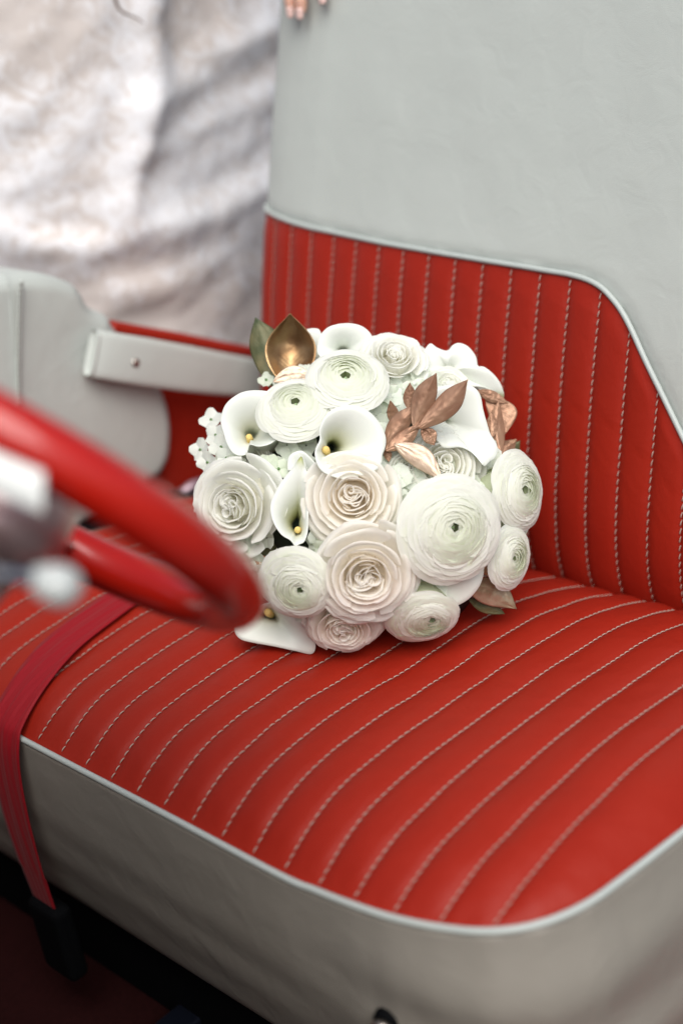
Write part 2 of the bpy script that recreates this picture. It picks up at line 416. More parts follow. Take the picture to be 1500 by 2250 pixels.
# shell: front + wrap
V = []; ys = np.r_[np.linspace(.47, 1.30, 110), np.linspace(1.31, 1.345, 10)]; zs = np.r_[np.linspace(-.80, -.14, 130), np.linspace(-.135, -.115, 6)]
bpd = BP
def y_taper(Y, Z): return .47+(Y-.47)*(np.interp(Z, [-.8,-.42,-.32,-.22,-.16,-.115], [1.345,1.345,1.345,1.340,1.338,1.335])-.47)/.875
for Y in ys:
    for Z in zs:
        inside = Z < pipe_z(Y) if Y > .535 else False
        x = back_x(Y, Z)
        if inside:
            dist = np.sqrt(((bpd-np.array([Y, Z]))**2).sum(1)).min(); x += min(.009, dist*.9)
        else:
            dist = np.sqrt(((bpd-np.array([Y, Z]))**2).sum(1)).min(); x += .0035*math.exp(-(dist/.006)**2)
        V.append((x, y_taper(Y, Z), Z+Z0))
F = grid(len(ys), len(zs))
nf = len(V)
# rear surface
for Y in ys:
    for Z in zs: V.append((back_x(.9, Z)+.125, y_taper(Y, Z), Z+Z0))
F += [tuple(i+nf for i in f[::-1]) for f in grid(len(ys), len(zs))]
nz_ = len(zs); ny_ = len(ys)
for i in range(ny_-1):
    a, b = i*nz_, (i+1)*nz_; F.append((a, a+nf, b+nf, b)); a += nz_-1; b += nz_-1; F.append((a, b, b+nf, a+nf))
for j in range(nz_-1):
    a = j; F.append((a, a+1, a+1+nf, a+nf)); a = (ny_-1)*nz_+j; F.append((a, a+nf, a+1+nf, a+1))
back = mesh('backrest', V, F, WHITE, seat)
BSEAM = {j: (35.1324110-j)*SP for j in range(-1, 22)}
BSEAM[-1] = 1.3445; BSEAM[0] = 1.333
def bnorm(Y, Z):
    e = .004; a = np.array([back_x(Y+e, Z)-back_x(Y-e, Z), 2*e, 0]); b = np.array([back_x(Y, Z+e)-back_x(Y, Z-e), 0, 2*e])
    n = np.cross(b, a); n /= np.linalg.norm(n); return n if n[0] < 0 else -n
def back_pt(Y, Z, h): return np.array([back_x(Y, Z), Y, Z+Z0])+bnorm(Y, Z)*h
bids = [j for j in sorted(BSEAM) if BSEAM[j] > .53]
for a, b in list(zip(bids[:-1], bids[1:]))+[(bids[-1], None)]:
    y1 = BSEAM[a]; y0 = BSEAM[b] if b is not None else .536
    V = []; nt, nu = 60, 9
    if y1-y0 < .003: continue
    for k in range(nt):
        for q in range(nu):
            u = q/(nu-1); Y = y0+(y1-y0)*u; zt = pipe_z(Y); zb = -.80
            Z = zt+(zb-zt)*(k/(nt-1)); d = zt-Z
            V.append(back_pt(Y, Z, puff(u)*(.25+.75*min(1, d/.025))*min(1, (y1-y0)/.03)-.0008))
    mesh('pleat', V, grid(nt, nu), RED, back)
for j in bids:
    Y = BSEAM[j]
    if j < 0: continue
    P = [back_pt(Y, Z, .0006) for Z in np.linspace(pipe_z(Y)-.003, -.775, 60)]
    if len(P) > 3 and pipe_z(Y) > -.76:
        V, F = stitches(P, lambda p: np.array([-1.0, 0, 0]), pitch=.0088); mesh('stitching', V, F, THREAD, back, kind='stuff')
V, F = tube([back_pt(y, z, .0012) for y, z in BP], .0029, 10); mesh('piping', V, F, PIPEM, back)
# chrome adjuster knob on the skirt
p = at_x(850, 2243, .548)
kn = []
for t, r_ in ((0,.004),(.004,.004),(.005,.008),(.009,.0095),(.013,.008),(.016,.004),(.0165,.0005)): kn.append((t, r_))
ax = np.array([-1, -.25, -.1]); ax /= np.linalg.norm(ax)
V, F = tube([p+ax*t for t, _ in kn], [r_ for _, r_ in kn], 20); mesh('adjuster_knob', V, F, STEEL, seat)
V, F = tube([p-ax*.004, p+ax*.003], [.0115, .011], 20); mesh('knob_collar', V, F, BLACKP, seat)

# ------------------------------------------------------------------ car body round the seat
setting('car_floor', *[(v, f) for v, f in [box((-.2, .44, FLOOR-.05), (1.6, 1.46, FLOOR))]][0], CARPET)
car = thing('car', (.2, .95, 0), 'vintage open car with red paintwork, pale padded door and dark red floor', 'car')
V, F = box((-.35, .44, Z0-.66), (.15, 1.46, Z0-.20)); dp = bevel(mesh('dashboard', V, F, DASHM, car, smooth=False), .03)  # out of view; set high and near to block light from the footwell
V, F = box((-.38, .40, Z0-1.10), (-.21, 1.50, Z0-.30)); mesh('firewall', V, F, BLACKP, car, smooth=False)
V, F = box((-.28, -.55, Z0-1.06), (-.20, .36, Z0-.30)); bevel(mesh('door', V, F, BODYP, car, smooth=False), .02)['label'] = 'unseen opened driver side door, added to block light'  # out of view; added to keep light off the seat skirt
V, F = box((-.20, .40, Z0-1.10), (.12, .436, Z0-.28)); bevel(mesh('kick_panel_blocker', V, F, DASHM, car, smooth=False), .01)  # out of view; added to block sky light beside the footwell
V, F = box((-2.1, .25, .12), (-.40, 1.65, Z0-.27)); bevel(mesh('bonnet', V, F, BODYP, car, smooth=False), .08)
V, F = box((-.2, .36, .03), (1.5, .435, FLOOR+.05)); bevel(mesh('sill', V, F, BODYP, car, smooth=False), .015)

# ------------------------------------------------------------------ far door
YD = 1.42
def slab(outline, y0, y1, name, mat, parent, rnd=.0, nr=6, lumps=0, seed=0):
    """outline in (X,Z) px-free metres; rounded front edge towards -Y"""
    P = smooth_curve(outline, 160, closed=True) if rnd else np.asarray(outline, float)
    n = len(P); T = np.roll(P, -1, 0)-np.roll(P, 1, 0); N_ = np.stack([T[:, 1], -T[:, 0]], 1); N_ /= np.linalg.norm(N_, axis=1)[:, None]+1e-9
    area = .5*np.sum(P[:, 0]*np.roll(P[:, 1], -1)-np.roll(P[:, 0], -1)*P[:, 1])
    if area < 0: N_ = -N_
    V = [(p[0], y1, p[1]+Z0) for p in P]
    rings = 1
    for k in range(nr+1):
        a = k/nr*math.pi/2; ins = rnd*(1-math.cos(a)); y = y0+rnd*(1-math.sin(a)) if rnd else y0
        V += [(q[0], y, q[1]+Z0) for q in (P-N_*ins)]; rings += 1
    # inner rings to centre, puffed
    C0 = P.mean(0); base = P-N_*rnd
    for s in (.85, .6, .35, .12):
        for q in C0+(base-C0)*s:
            V.append((q[0], y0-.004*(1-s)+lumps*noise.noise(Vector((q[0]*9, q[1]*9, seed))), q[1]+Z0))
        rings += 1
    F = grid(rings, n); F = [] 
    for i in range(rings-1):
        for k in range(n):
            a = i*n+k; b = i*n+(k+1) % n; F.append((a, b, b+n, a+n))
    F.append(tuple((rings-1)*n+k for k in range(n)))
    return mesh(name, V, F, mat, parent)
panel = [(.15,-.41),(.55,-.395),(.80,-.40),(.90,-.43),(.97,-.50),(1.00,-.515),(1.088,-.561),(1.202,-.620),(1.36,-.68),(1.40,-.74),(1.38,-.98),(1.30,-1.03),(.2,-1.03),(.13,-.9)]
door = slab(panel, YD+.004, YD+.075, 'door', RED, car, rnd=.012); door['label'] = 'far door with padded grey-white armrest and pull strap'
tr = smooth_curve([(.985,-.505),(1.03,-.528),(1.088,-.557),(1.145,-.587),(1.202,-.616),(1.30,-.665),(1.38,-.72)], 60)
V, F = tube([(x, YD+.004, z+Z0) for x, z in tr], .010, 12); mesh('top_rail', V, F, RED, door)
pad = [(.45,-.395),(.60,-.392),(.75,-.394),(.849,-.395),(.872,-.400),(.912,-.412),(.948,-.434),(.960,-.450),(.968,-.472),(.990,-.490),(.997,-.508),(1.012,-.536),(1.034,-.575),(1.049,-.612),(1.053,-.645),(1.047,-.680),(1.030,-.712),(.99,-.728),(.85,-.735),(.6,-.74),(.42,-.73),(.36,-.6),(.38,-.45)]
K = (YD-.022)/YD
pad = [(x*K, z*K) for x, z in pad]
pd = slab(pad, YD-.022, YD+.080, 'padded_armrest', WHITE, door, rnd=.022, nr=7, lumps=.004, seed=2)
# dark seam down the pad
P = [at_y(x, y, YD-.0300) for x, y in resample([(47,617),(44,650),(42,720),(41,800),(42,900)], 60)]
V, F = stitches(P, lambda p: np.array([0, -1.0, 0]), pitch=.0062, r=.0010, lat=.0004, lift=.0004); mesh('stitching', V, F, DKTHREAD, door, kind='stuff')
V, F = tube([p+np.array([.0016, .0018, 0]) for p in P], .0028, 6); mesh('seam_welt', V, F, WHITE, door)
# pull strap
YS = 1.385
sp = [at_y(x, y, YS) for x, y in [(199,775),(232,781),(300,792),(400,808),(480,820),(555,830),(640,845)]]
wd_px = [104, 104, 104, 98, 90, 82, 76]
cl = smooth_curve(sp, 60); wd = np.interp(np.linspace(0, 6, 60), range(7), wd_px)
V = []
for i, c in enumerate(cl):
    t = i/59; T = cl[min(i+1, 59)]-cl[max(i-1, 0)]; T /= np.linalg.norm(T); W = np.cross(np.array([0, 1.0, 0]), T); W /= np.linalg.norm(W)
    hw = wd[i]/2*(c[1]/ray(*project(c))[1])/3125*1.02
    yb = -.018*math.sin(min(1, t*1.05)*math.pi)
    if t < .05: hw *= .96+.04*t/.05
    for k in range(24):
        a = 2*math.pi*k/24; ca, sa = math.cos(a), math.sin(a)
        u = math.copysign(abs(ca)**.35, ca); v = math.copysign(abs(sa)**.8, sa)
        V.append(c+W*u*hw+np.array([0, 1, 0])*(yb+v*.0055*(1+.5*(t < .04))))
F = []
for i in range(59):
    for k in range(24): a = i*24+k; b = i*24+(k+1) % 24; F.append((a, b, b+24, a+24))
# folded-in open end: inner ring set back
base = len(V)
for k in range(24): V.append(V[k]*.82+np.mean(V[:24], 0)*.18+np.array([.012, .001, -.006]))
for k in range(24): F.append((k, (k+1) % 24, base+(k+1) % 24, base+k))
F.append(tuple(base+k for k in range(24)))
strap = mesh('pull_strap', V, F, WHITE, door)
c = at_y(297, 797, YS-.018); nrm_ = np.array([.1, -1, .05]); nrm_ /= np.linalg.norm(nrm_)
V, F = tube([c+nrm_*t for t in (0, .0018, .0032, .0040, .0041)], [.0085*.72, .0083*.72, .0068*.72, .004*.72, .0004], 20); mesh('screw', V, F, STEEL, door)
V, F = tube([c-nrm_*.0006, c+nrm_*.0006], [.0074, .0070], 20); mesh('washer', V, F, STEEL, door)
# metal trim low by the door
a = at_y(398, 1084, 1.405); b = at_y(446, 1058, 1.405)
hinge = thing('buckle_tongue', (a+b)/2, 'small pinkish metal strip in the dark gap between door and seat', 'buckle')
V, F = tube([a, (a+b)/2+np.array([0, 0, .002]), b], [.006, .008, .007], 8); mesh('metal_tongue', V, F, plain('pinkish_metal', (.45, .33, .38), .4, metal=.5), hinge)

# ------------------------------------------------------------------ seat belt
belt = thing('seat_belt', (.6, 1.13, Z0-.70), 'red webbing seat belt lying across the seat and hanging over its front edge', 'seat belt')
CY = [(1.06,1.20),(.92,1.185),(.80,1.165),(.72,1.150),(.65,1.142),(.60,1.130),(.57,1.125),(.548,1.120)]
path = []
for x, y in CY: path.append((x, y, cushion_z(max(x, .558), y)+.0075))
path[-1] = (.5465, 1.118, -.745); path[-2] = (.560, 1.122, -.7275)
path += [(.5395,1.119,-.78),(.5365,1.1225,-.84),(.538,1.126,-.90),(.541,1.127,-.952)]
cl = smooth_curve(path, 120); V = []
for i in range(120):
    c = cl[i]; T = cl[min(i+1, 119)]-cl[max(i-1, 0)]; T /= np.linalg.norm(T); S = np.array([0, 1.0, 0])-T*T[1]; S /= np.linalg.norm(S); N_ = np.cross(S, T); 
    hw = .0245 if i < 100 else .0245-.006*(i-100)/20
    for k in range(9):
        u = -1+2*k/8; h = .0012*math.cos(u*math.pi*2.0)*(1 if i < 110 else 0)
        V.append(c+S*u*hw+N_*h*(1 if N_[2] > 0 or N_[0] < 0 else -1)+np.array([0, 0, Z0]))
mesh('webbing', V, grid(120, 9), BELTM, belt, thick=.0016)
V, F = box((.532, 1.098, Z0-1.045), (.556, 1.152, Z0-.950)); bevel(mesh('buckle', V, F, BLACKP, belt, smooth=False), .008)

# ------------------------------------------------------------------ steering wheel
WC = np.array([.432, .770, -.346])+np.array([0, 0, Z0]); WN = np.array([.79294, .00514, .60927]); WN /= np.linalg.norm(WN); WR = .164
wa = np.cross(WN, [0, 1.0, 0]); wa /= np.linalg.norm(wa)
if wa[0] < 0: wa = -wa
wb = np.cross(WN, wa)
wheel = thing('steering_wheel', WC, 'glossy red steering wheel with chrome horn bar in the left foreground', 'steering wheel')
def wp(a, r, h=0): return WC+wa*math.cos(a)*r+wb*math.sin(a)*r+WN*h
V, F = tube([wp(a, WR) for a in np.linspace(0, 2*np.pi, 120, endpoint=False)], .0185, 18, closed=True); mesh('rim', V, F, REDPAINT, wheel)
V, F = tube([wp(0, 0, t) for t in (-.05, -.03, .0, .008, .014)], [.045, .05, .048, .038, .002], 32); mesh('hub', V, F, plain('pewter_hub', (.42, .30, .30), .32, metal=.7), wheel)
V, F = tube([wp(0, 0, t) for t in (.010, .018, .024, .026)], [.03, .03, .02, .001], 32); mesh('horn_button', V, F, CHROME, wheel)
def find_ang(x, y):
    best = None
    for a in np.linspace(0, 2*np.pi, 720):
        u, v = project(wp(a, WR)); d = (u-x)**2+(v-y)**2
        if best is None or d < best[0]: best = (d, a)
    return best[1]
a1 = find_ang(80, 1030); a2 = find_ang(150, 1195)
for k, (aa) in enumerate((math.pi-.35, math.pi+.35, a2-.05)):
    pts = [wp(aa, r_, h) for r_, h in ((.03, -.008), (.07, -.006), (.12, -.002), (WR-.008, 0))]
    V, F = tube(pts, [.006, .0055, .005, .005], 12); mesh('spoke', V, F, CHROME, wheel)
# chrome plate / horn bar between hub and near rim
col = thing('steering_column', WC-WN*.2, 'dull steering column running down behind the red wheel', 'steering column')
V, F = tube([WC-WN*.045, WC-WN*.10, WC-WN*.55], [.034, .026, .026], 24); mesh('column_tube', V, F, plain('grey_column', (.30, .24, .23), .4), col)
lever = thing('gear_lever', at_depth(0, 1262, .72), 'column lever with rounded white knob below the red wheel', 'lever')
P = [at_depth(x, y, d) for x, y, d in ((-420,1235,.66),(-200,1248,.68),(-60,1258,.70),(60,1270,.715),(100,1278,.72))]
V, F = tube(smooth_curve(P, 30), .0038, 12); mesh('shaft', V, F, CHROME, lever)
kx = [(58,1268,.0035),(80,1272,.007),(100,1278,.0095),(125,1285,.0112),(150,1293,.0108),(170,1300,.0075),(180,1303,.0015)]
V, F = tube([at_depth(x, y, .72) for x, y, _ in kx], [r_ for _, _, r_ in kx], 20); mesh('knob', V, F, plain('ivory_plastic', (.46, .49, .48), .3, coat=.3), lever)
# white bar across the wheel at the left edge of frame
hb = [at_depth(x, y, .735) for x, y in ((-300,900),(-120,985),(0,1042),(70,1072),(98,1084))]
V = []
cl = smooth_curve(hb, 30)
for i, c in enumerate(cl):
    hw = .0115
    for k in range(16):
        a = 2*math.pi*k/16
        V.append(c+UP*math.copysign(abs(math.sin(a))**.6, math.sin(a))*hw+BACK*math.copysign(abs(math.cos(a))**.6, math.cos(a))*.004)
F = []
for i in range(29):
    for k in range(16): a = i*16+k; b = i*16+(k+1) % 16; F.append((a, b, b+16, a+16))
F += [tuple(range(16)), tuple(29*16+k for k in range(16))]
mesh('horn_bar', V, F, plain('white_enamel', (.60, .62, .60), .22, coat=.5), wheel)

# ------------------------------------------------------------------ bride
bride = thing('person', (1.25, 1.95, 0), 'bride in pale sequinned lace gown beyond the far door, fingertips on seat back', 'person')
RID = [([(322,-60),(326,60),(322,170),(300,300),(284,390),(262,480)], 34, .055),
       ([(-60,505),(60,535),(170,545),(300,515),(450,470),(620,395)], 42, .052),
       ([(320,245),(400,180),(500,105),(620,40),(700,0)], 40, .050),
       ([(318,330),(430,285),(520,240),(640,180)], 32, .034),
       ([(300,450),(400,385),(500,330),(620,280)], 34, .036),
       ([(-40,440),(70,380),(160,300),(230,180),(260,60)], 34, .030),
       ([(-40,300),(60,245),(130,170),(190,60),(210,-40)], 30, .024),
       ([(-40,160),(40,120),(110,30),(140,-60)], 30, .02),
       ([(200,690),(330,640),(430,590),(520,520),(620,470)], 40, .036),
       ([(380,760),(470,680),(540,600),(640,540)], 36, .034),
       ([(-40,600),(60,612),(180,600),(260,640)], 30, .02),
       ([(350,60),(390,120),(430,150)], 26, -.03),
       ([(430,-20),(470,30),(500,70)], 20, -.03),
       ([(60,505),(130,500),(230,500),(262,495)], 22, -.035),
       ([(285,470),(310,380),(330,300)], 20, -.03),
       ([(-20,650),(150,660),(300,700),(420,720)], 40, -.02)]
RID = [(resample(p, 40), s_, h) for p, s_, h in RID]
V = []; tint = []
GC = np.array([1.30, 2.00]); nth, nzv = 300, 200
for i in range(nth):
    th = 2*math.pi*i/nth
    for j in range(nzv):
        z = -1.19+(1.30)*j/(nzv-1)
        r0 = np.interp(z, [-1.19, -.9, -.6, -.35, -.12, 0, .06, .11], [.50, .47, .45, .45, .44, .40, .22, .145])
        rr = r0*(1+.015*math.sin(th*9+2*z))
        rr += .02*noise.noise(Vector((math.cos(th)*2.2, math.sin(th)*2.2, z*2)))
        p = np.array([GC[0]+rr*math.cos(th)*1.10, GC[1]+rr*math.sin(th), z+Z0])
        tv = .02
        if -math.sin(th) > .05:
            u, v = project(p)
            if -150 < u < 900 and -150 < v < 1000:
                dd = 0
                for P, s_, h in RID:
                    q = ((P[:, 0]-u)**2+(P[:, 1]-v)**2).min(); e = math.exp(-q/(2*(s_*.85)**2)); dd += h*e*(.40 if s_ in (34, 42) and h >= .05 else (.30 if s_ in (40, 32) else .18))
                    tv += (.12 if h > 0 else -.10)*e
                p = p+np.array([0, -1, 0])*dd
                tv -= .26*math.exp(-((u-90)/150)**2-((v-70)/150)**2)+.24*math.exp(-((u-330)/330)**4-((v-650)/95)**2)+.14*math.exp(-((u-430)/60)**2-((v-60)/90)**2)  # lower band painted darker for the door's shade and red spill
            f = noise.fractal(Vector((p[0]*24, p[1]*10, p[2]*24)), .9, 2.1, 4)
            p = p+np.array([0, -1, 0])*.0035*f
        V.append(p); tint.append(tv)
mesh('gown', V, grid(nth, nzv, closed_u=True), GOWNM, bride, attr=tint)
# upper body, arm and hand as one skinned surface
def skinned(name, pts, edges, radii, mat, parent, root=0, sub=2):
    pts = np.asarray(pts, float); o0 = pts[root]
    me = bpy.data.meshes.new(name); me.from_pydata((pts-o0).tolist(), edges, [])
    o = bpy.data.objects.new(name, me); COL.objects.link(o); register(o, o0, parent)
    o.modifiers.new('skin', 'SKIN')
    for i, r_ in enumerate(radii):
        d = me.skin_vertices[0].data[i]; d.radius = (r_, r_)
    me.skin_vertices[0].data[root].use_root = True
    m = o.modifiers.new('s', 'SUBSURF'); m.levels = sub; m.render_levels = sub
    me.materials.append(mat); me.polygons.foreach_set('use_smooth', [True]*len(me.polygons))
    return o
Zb = Z0
pts = [(1.22,1.98,Zb-.05),(1.22,1.98,Zb+.12),(1.22,1.97,Zb+.32),(1.22,1.97,Zb+.42),(1.22,1.965,Zb+.49),(1.22,1.95,Zb+.56),(1.22,1.95,Zb+.68),
       (1.05,1.95,Zb+.38),(1.39,1.93,Zb+.38)]
rad_ = [.15,.12,.13,.10,.045,.05,.085,.05,.05]
edg = [(0,1),(1,2),(2,3),(3,4),(4,5),(5,6),(3,7),(3,8)]
# near arm reaches the seat back
k0 = len(pts); pts += [(1.47,1.78,Zb+.20),(1.40,1.52,Zb+.03),(1.335,1.36,Zb-.055),(1.305,1.315,Zb-.075)]
rad_ += [.042,.034,.024,.026]; edg += [(8,k0),(k0,k0+1),(k0+1,k0+2),(k0+2,k0+3)]
wrist = k0+3
fing = [[(618,-75,1.275),(628,-38,1.238),(637,-5,1.226),(642,28,1.2255)],
        [(650,-72,1.270),(657,-38,1.234),(661,-2,1.222),(663,30,1.2215)],
        [(684,-80,1.272),(694,-55,1.238),(704,-28,1.226),(712,-2,1.226)],
        [(705,-95,1.275),(722,-78,1.245),(735,-62,1.232),(744,-46,1.232)]]
nails = []
for f in fing:
    kk = len(pts)
    for q, (x, y, X) in enumerate(f):
        pts.append(tuple(at_x(x, y, X-.001))); rad_.append([.0095,.0085,.0078,.0066][q])
    edg += [(wrist, kk)]+[(kk+q, kk+q+1) for q in range(3)]
    nails.append((np.array(pts[-2]), np.array(pts[-1])))
# thumb behind the seat back
kk = len(pts); pts += [(1.325,1.30,Zb-.10),(1.345,1.275,Zb-.125),(1.35,1.25,Zb-.145)]; rad_ += [.011,.010,.008]; edg += [(wrist,kk),(kk,kk+1),(kk+1,kk+2)]
# other arm
kk = len(pts); pts += [(.98,1.92,Zb+.14),(1.02,1.80,Zb-.04),(1.10,1.70,Zb+.0)]; rad_ += [.042,.034,.026]; edg += [(7,kk),(kk,kk+1),(kk+1,kk+2)]
body = skinned('body', pts, edg, rad_, SKIN, bride)
for a, b in nails[:3]:
    T = b-a; T /= np.linalg.norm(T); nn = np.array([-1, -.25, .1]); nn = nn-T*(nn@T); nn /= np.linalg.norm(nn); S = np.cross(T, nn); V = []
    for i in range(7):
        for k in range(7):
            u = -1+2*i/6; v = -1+2*k/6; rr = .0052*math.sqrt(max(0.05, 1-(.0 if v < 0 else .35)*v*v))
            V.append(b-T*.001+T*v*.0062+S*u*rr*(1-.12*v*v)+nn*(.0062+.0011-.0022*u*u))
    mesh('nail', V, grid(7, 7), NAIL, body, thick=.0006)
# hair: long locks
parts = []
for k in range(60):
    a = rng.uniform(-.6, 3.7); r_ = .092
    x0, y0 = 1.22+math.cos(a)*r_*.9, 1.96+math.sin(a)*r_
    L_ = rng.uniform(.4, .62); pts_ = [(1.22+math.cos(a)*.03, 1.96+math.sin(a)*.03, Zb+.79), (x0, y0, Zb+.70), (x0*1.0+rng.normal()*.02, y0+rng.normal()*.02, Zb+.5), (x0+rng.normal()*.03, y0+.02+rng.normal()*.03, Zb+.72-L_)]
    parts.append(tube(smooth_curve(pts_, 14), np.linspace(.014, .004, 14), 5))
q = [at_depth(x, y, 1.79) for x, y in ((236,-220),(240,-90),(250,-20),(258,12),(272,28),(296,38),(318,52))]
V, F = tube(smooth_curve(q, 40), np.linspace(.0036, .0006, 40), 6); mesh('hair_lock', V, F, HAIR, bride)
V, F = join(parts); mesh('hair', V, F, HAIR, bride, kind='stuff')

# ------------------------------------------------------------------ the bouquet
BQ = at_depth(790, 1090, 1.42)
bq = thing('bridal_bouquet', BQ, 'white bridal bouquet of roses, ranunculus, calla lilies and bronze leaves on red seat', 'bouquet')
def dome(x, y):
    rho2 = ((x-800)/385.)**2+((y-1070)/365.)**2
    return 1.385+(1400-y)/700.*.105-.115*math.sqrt(max(0, 1-rho2))
def frame(fx, fy, roll=0):
    """axes for a flower facing (fx,fy) in picture right/up, towards the eye"""
    n = RIGHT*fx+UP*fy+BACK*1.0; n /= np.linalg.norm(n)
    u = RIGHT-n*(RIGHT@n); u /= np.linalg.norm(u); v = np.cross(n, u)
    c, s = math.cos(roll), math.sin(roll); return u*c+v*s, -u*s+v*c, n
def face(x, y, k=.75): return ((x-800)/385.*k, -(y-1070)/365.*k)

def petal(phi, ha, prof, na=9, nb=9, ruff=.02, tip=0., seed=0., skew=0., roundness=.22, tint=(0, 0)):
    """petal curved round the flower axis; prof = [(R,z)...] from base to edge. Local unit coordinates"""
    pr = smooth_curve(np.array(prof, float), 41)
    V = []; A = []
    for i in range(na):
        a = -1+2*i/(na-1)
        bm = 1-roundness*abs(a)**2.6+tip*math.exp(-(a/.16)**2)
        for j in range(nb):
            b = j/(nb-1); bb = b*bm
            k = min(40, bb*40); k0_ = int(k); f = k-k0_; q = pr[k0_]*(1-f)+pr[min(40, k0_+1)]*f
            if bb > 1: q = q+(pr[40]-pr[38])*(bb-1)*20*.7
            W = .45+.55*math.sin(min(1, b*1.25)*math.pi/2)
            nz = noise.noise(Vector((a*1.7+seed*3.1, b*1.6, seed)))
            nz2 = noise.noise(Vector((a*4+seed, b*3, seed*7)))
            r_ = q[0]*(1+.03*a*a)+ruff*(nz*b*1.3+nz2*b*b*.8)
            z = q[1]+ruff*nz2*b*1.0+skew*a*b
            an = phi+a*ha*W
            V.append((r_*math.cos(an), r_*math.sin(an), z)); A.append(tint[0]*(1-b)+tint[1]*b)
    return np.array(V), grid(na, nb), A
def place(V, c, fr, s): return c+(V[:, 0:1]*fr[0]+V[:, 1:2]*fr[1]+V[:, 2:3]*fr[2])*s

def small_petal(c0, phi, size, h, seed, tint, curl=.6, z0=0.):
    """a free folded petal standing in a rose's heart"""
    V = []; A = []
    for i in range(9):
        a = -1+2*i/8
        for j in range(7):
            b = j/6; W = size*(.5+.5*b)
            x = a*W; y = curl*size*(1-a*a)*(.6+.4*b)+.25*size*math.sin(a*3+seed)*b
            z = z0+h*(b**.8)-.10*size*a*a*b
            X = c0[0]+x*math.cos(phi)-y*math.sin(phi); Y = c0[1]+x*math.sin(phi)+y*math.cos(phi)
            nn = noise.noise(Vector((a*2, b*2, seed*5)))*.03
            V.append((X+nn, Y-nn, z)); A.append(tint*(1-b*.75))
    return np.array(V), grid(9, 7), A

def wall(pl, zt, seed, tint):
    """a thin upright petal following a plan curve, leaning and rolling at its top edge"""
    T = np.gradient(pl, axis=0); T /= np.linalg.norm(T, axis=1)[:, None]+1e-9; Nn = np.stack([T[:, 1], -T[:, 0]], 1)
    V = []; A = []; n = len(pl)
    for i in range(n):
        e = min(1, 4*(i/(n-1))*(1-i/(n-1))+.35)
        for j in range(7):
            b = j/6
            off = .030*max(0, b-.6)/.4-.02*(1-b)+.016*noise.noise(Vector((i*.22, b*1.5, seed*3)))
            z = .04+(zt*e**.35-.04)*min(1, b/.85)**.8-.014*max(0, b-.85)/.15+.012*noise.noise(Vector((i*.3, seed, b)))
            V.append((pl[i, 0]+Nn[i, 0]*off, pl[i, 1]+Nn[i, 1]*off, z)); A.append(tint*(1-b*.85))
    return np.array(V), grid(n, 7), A

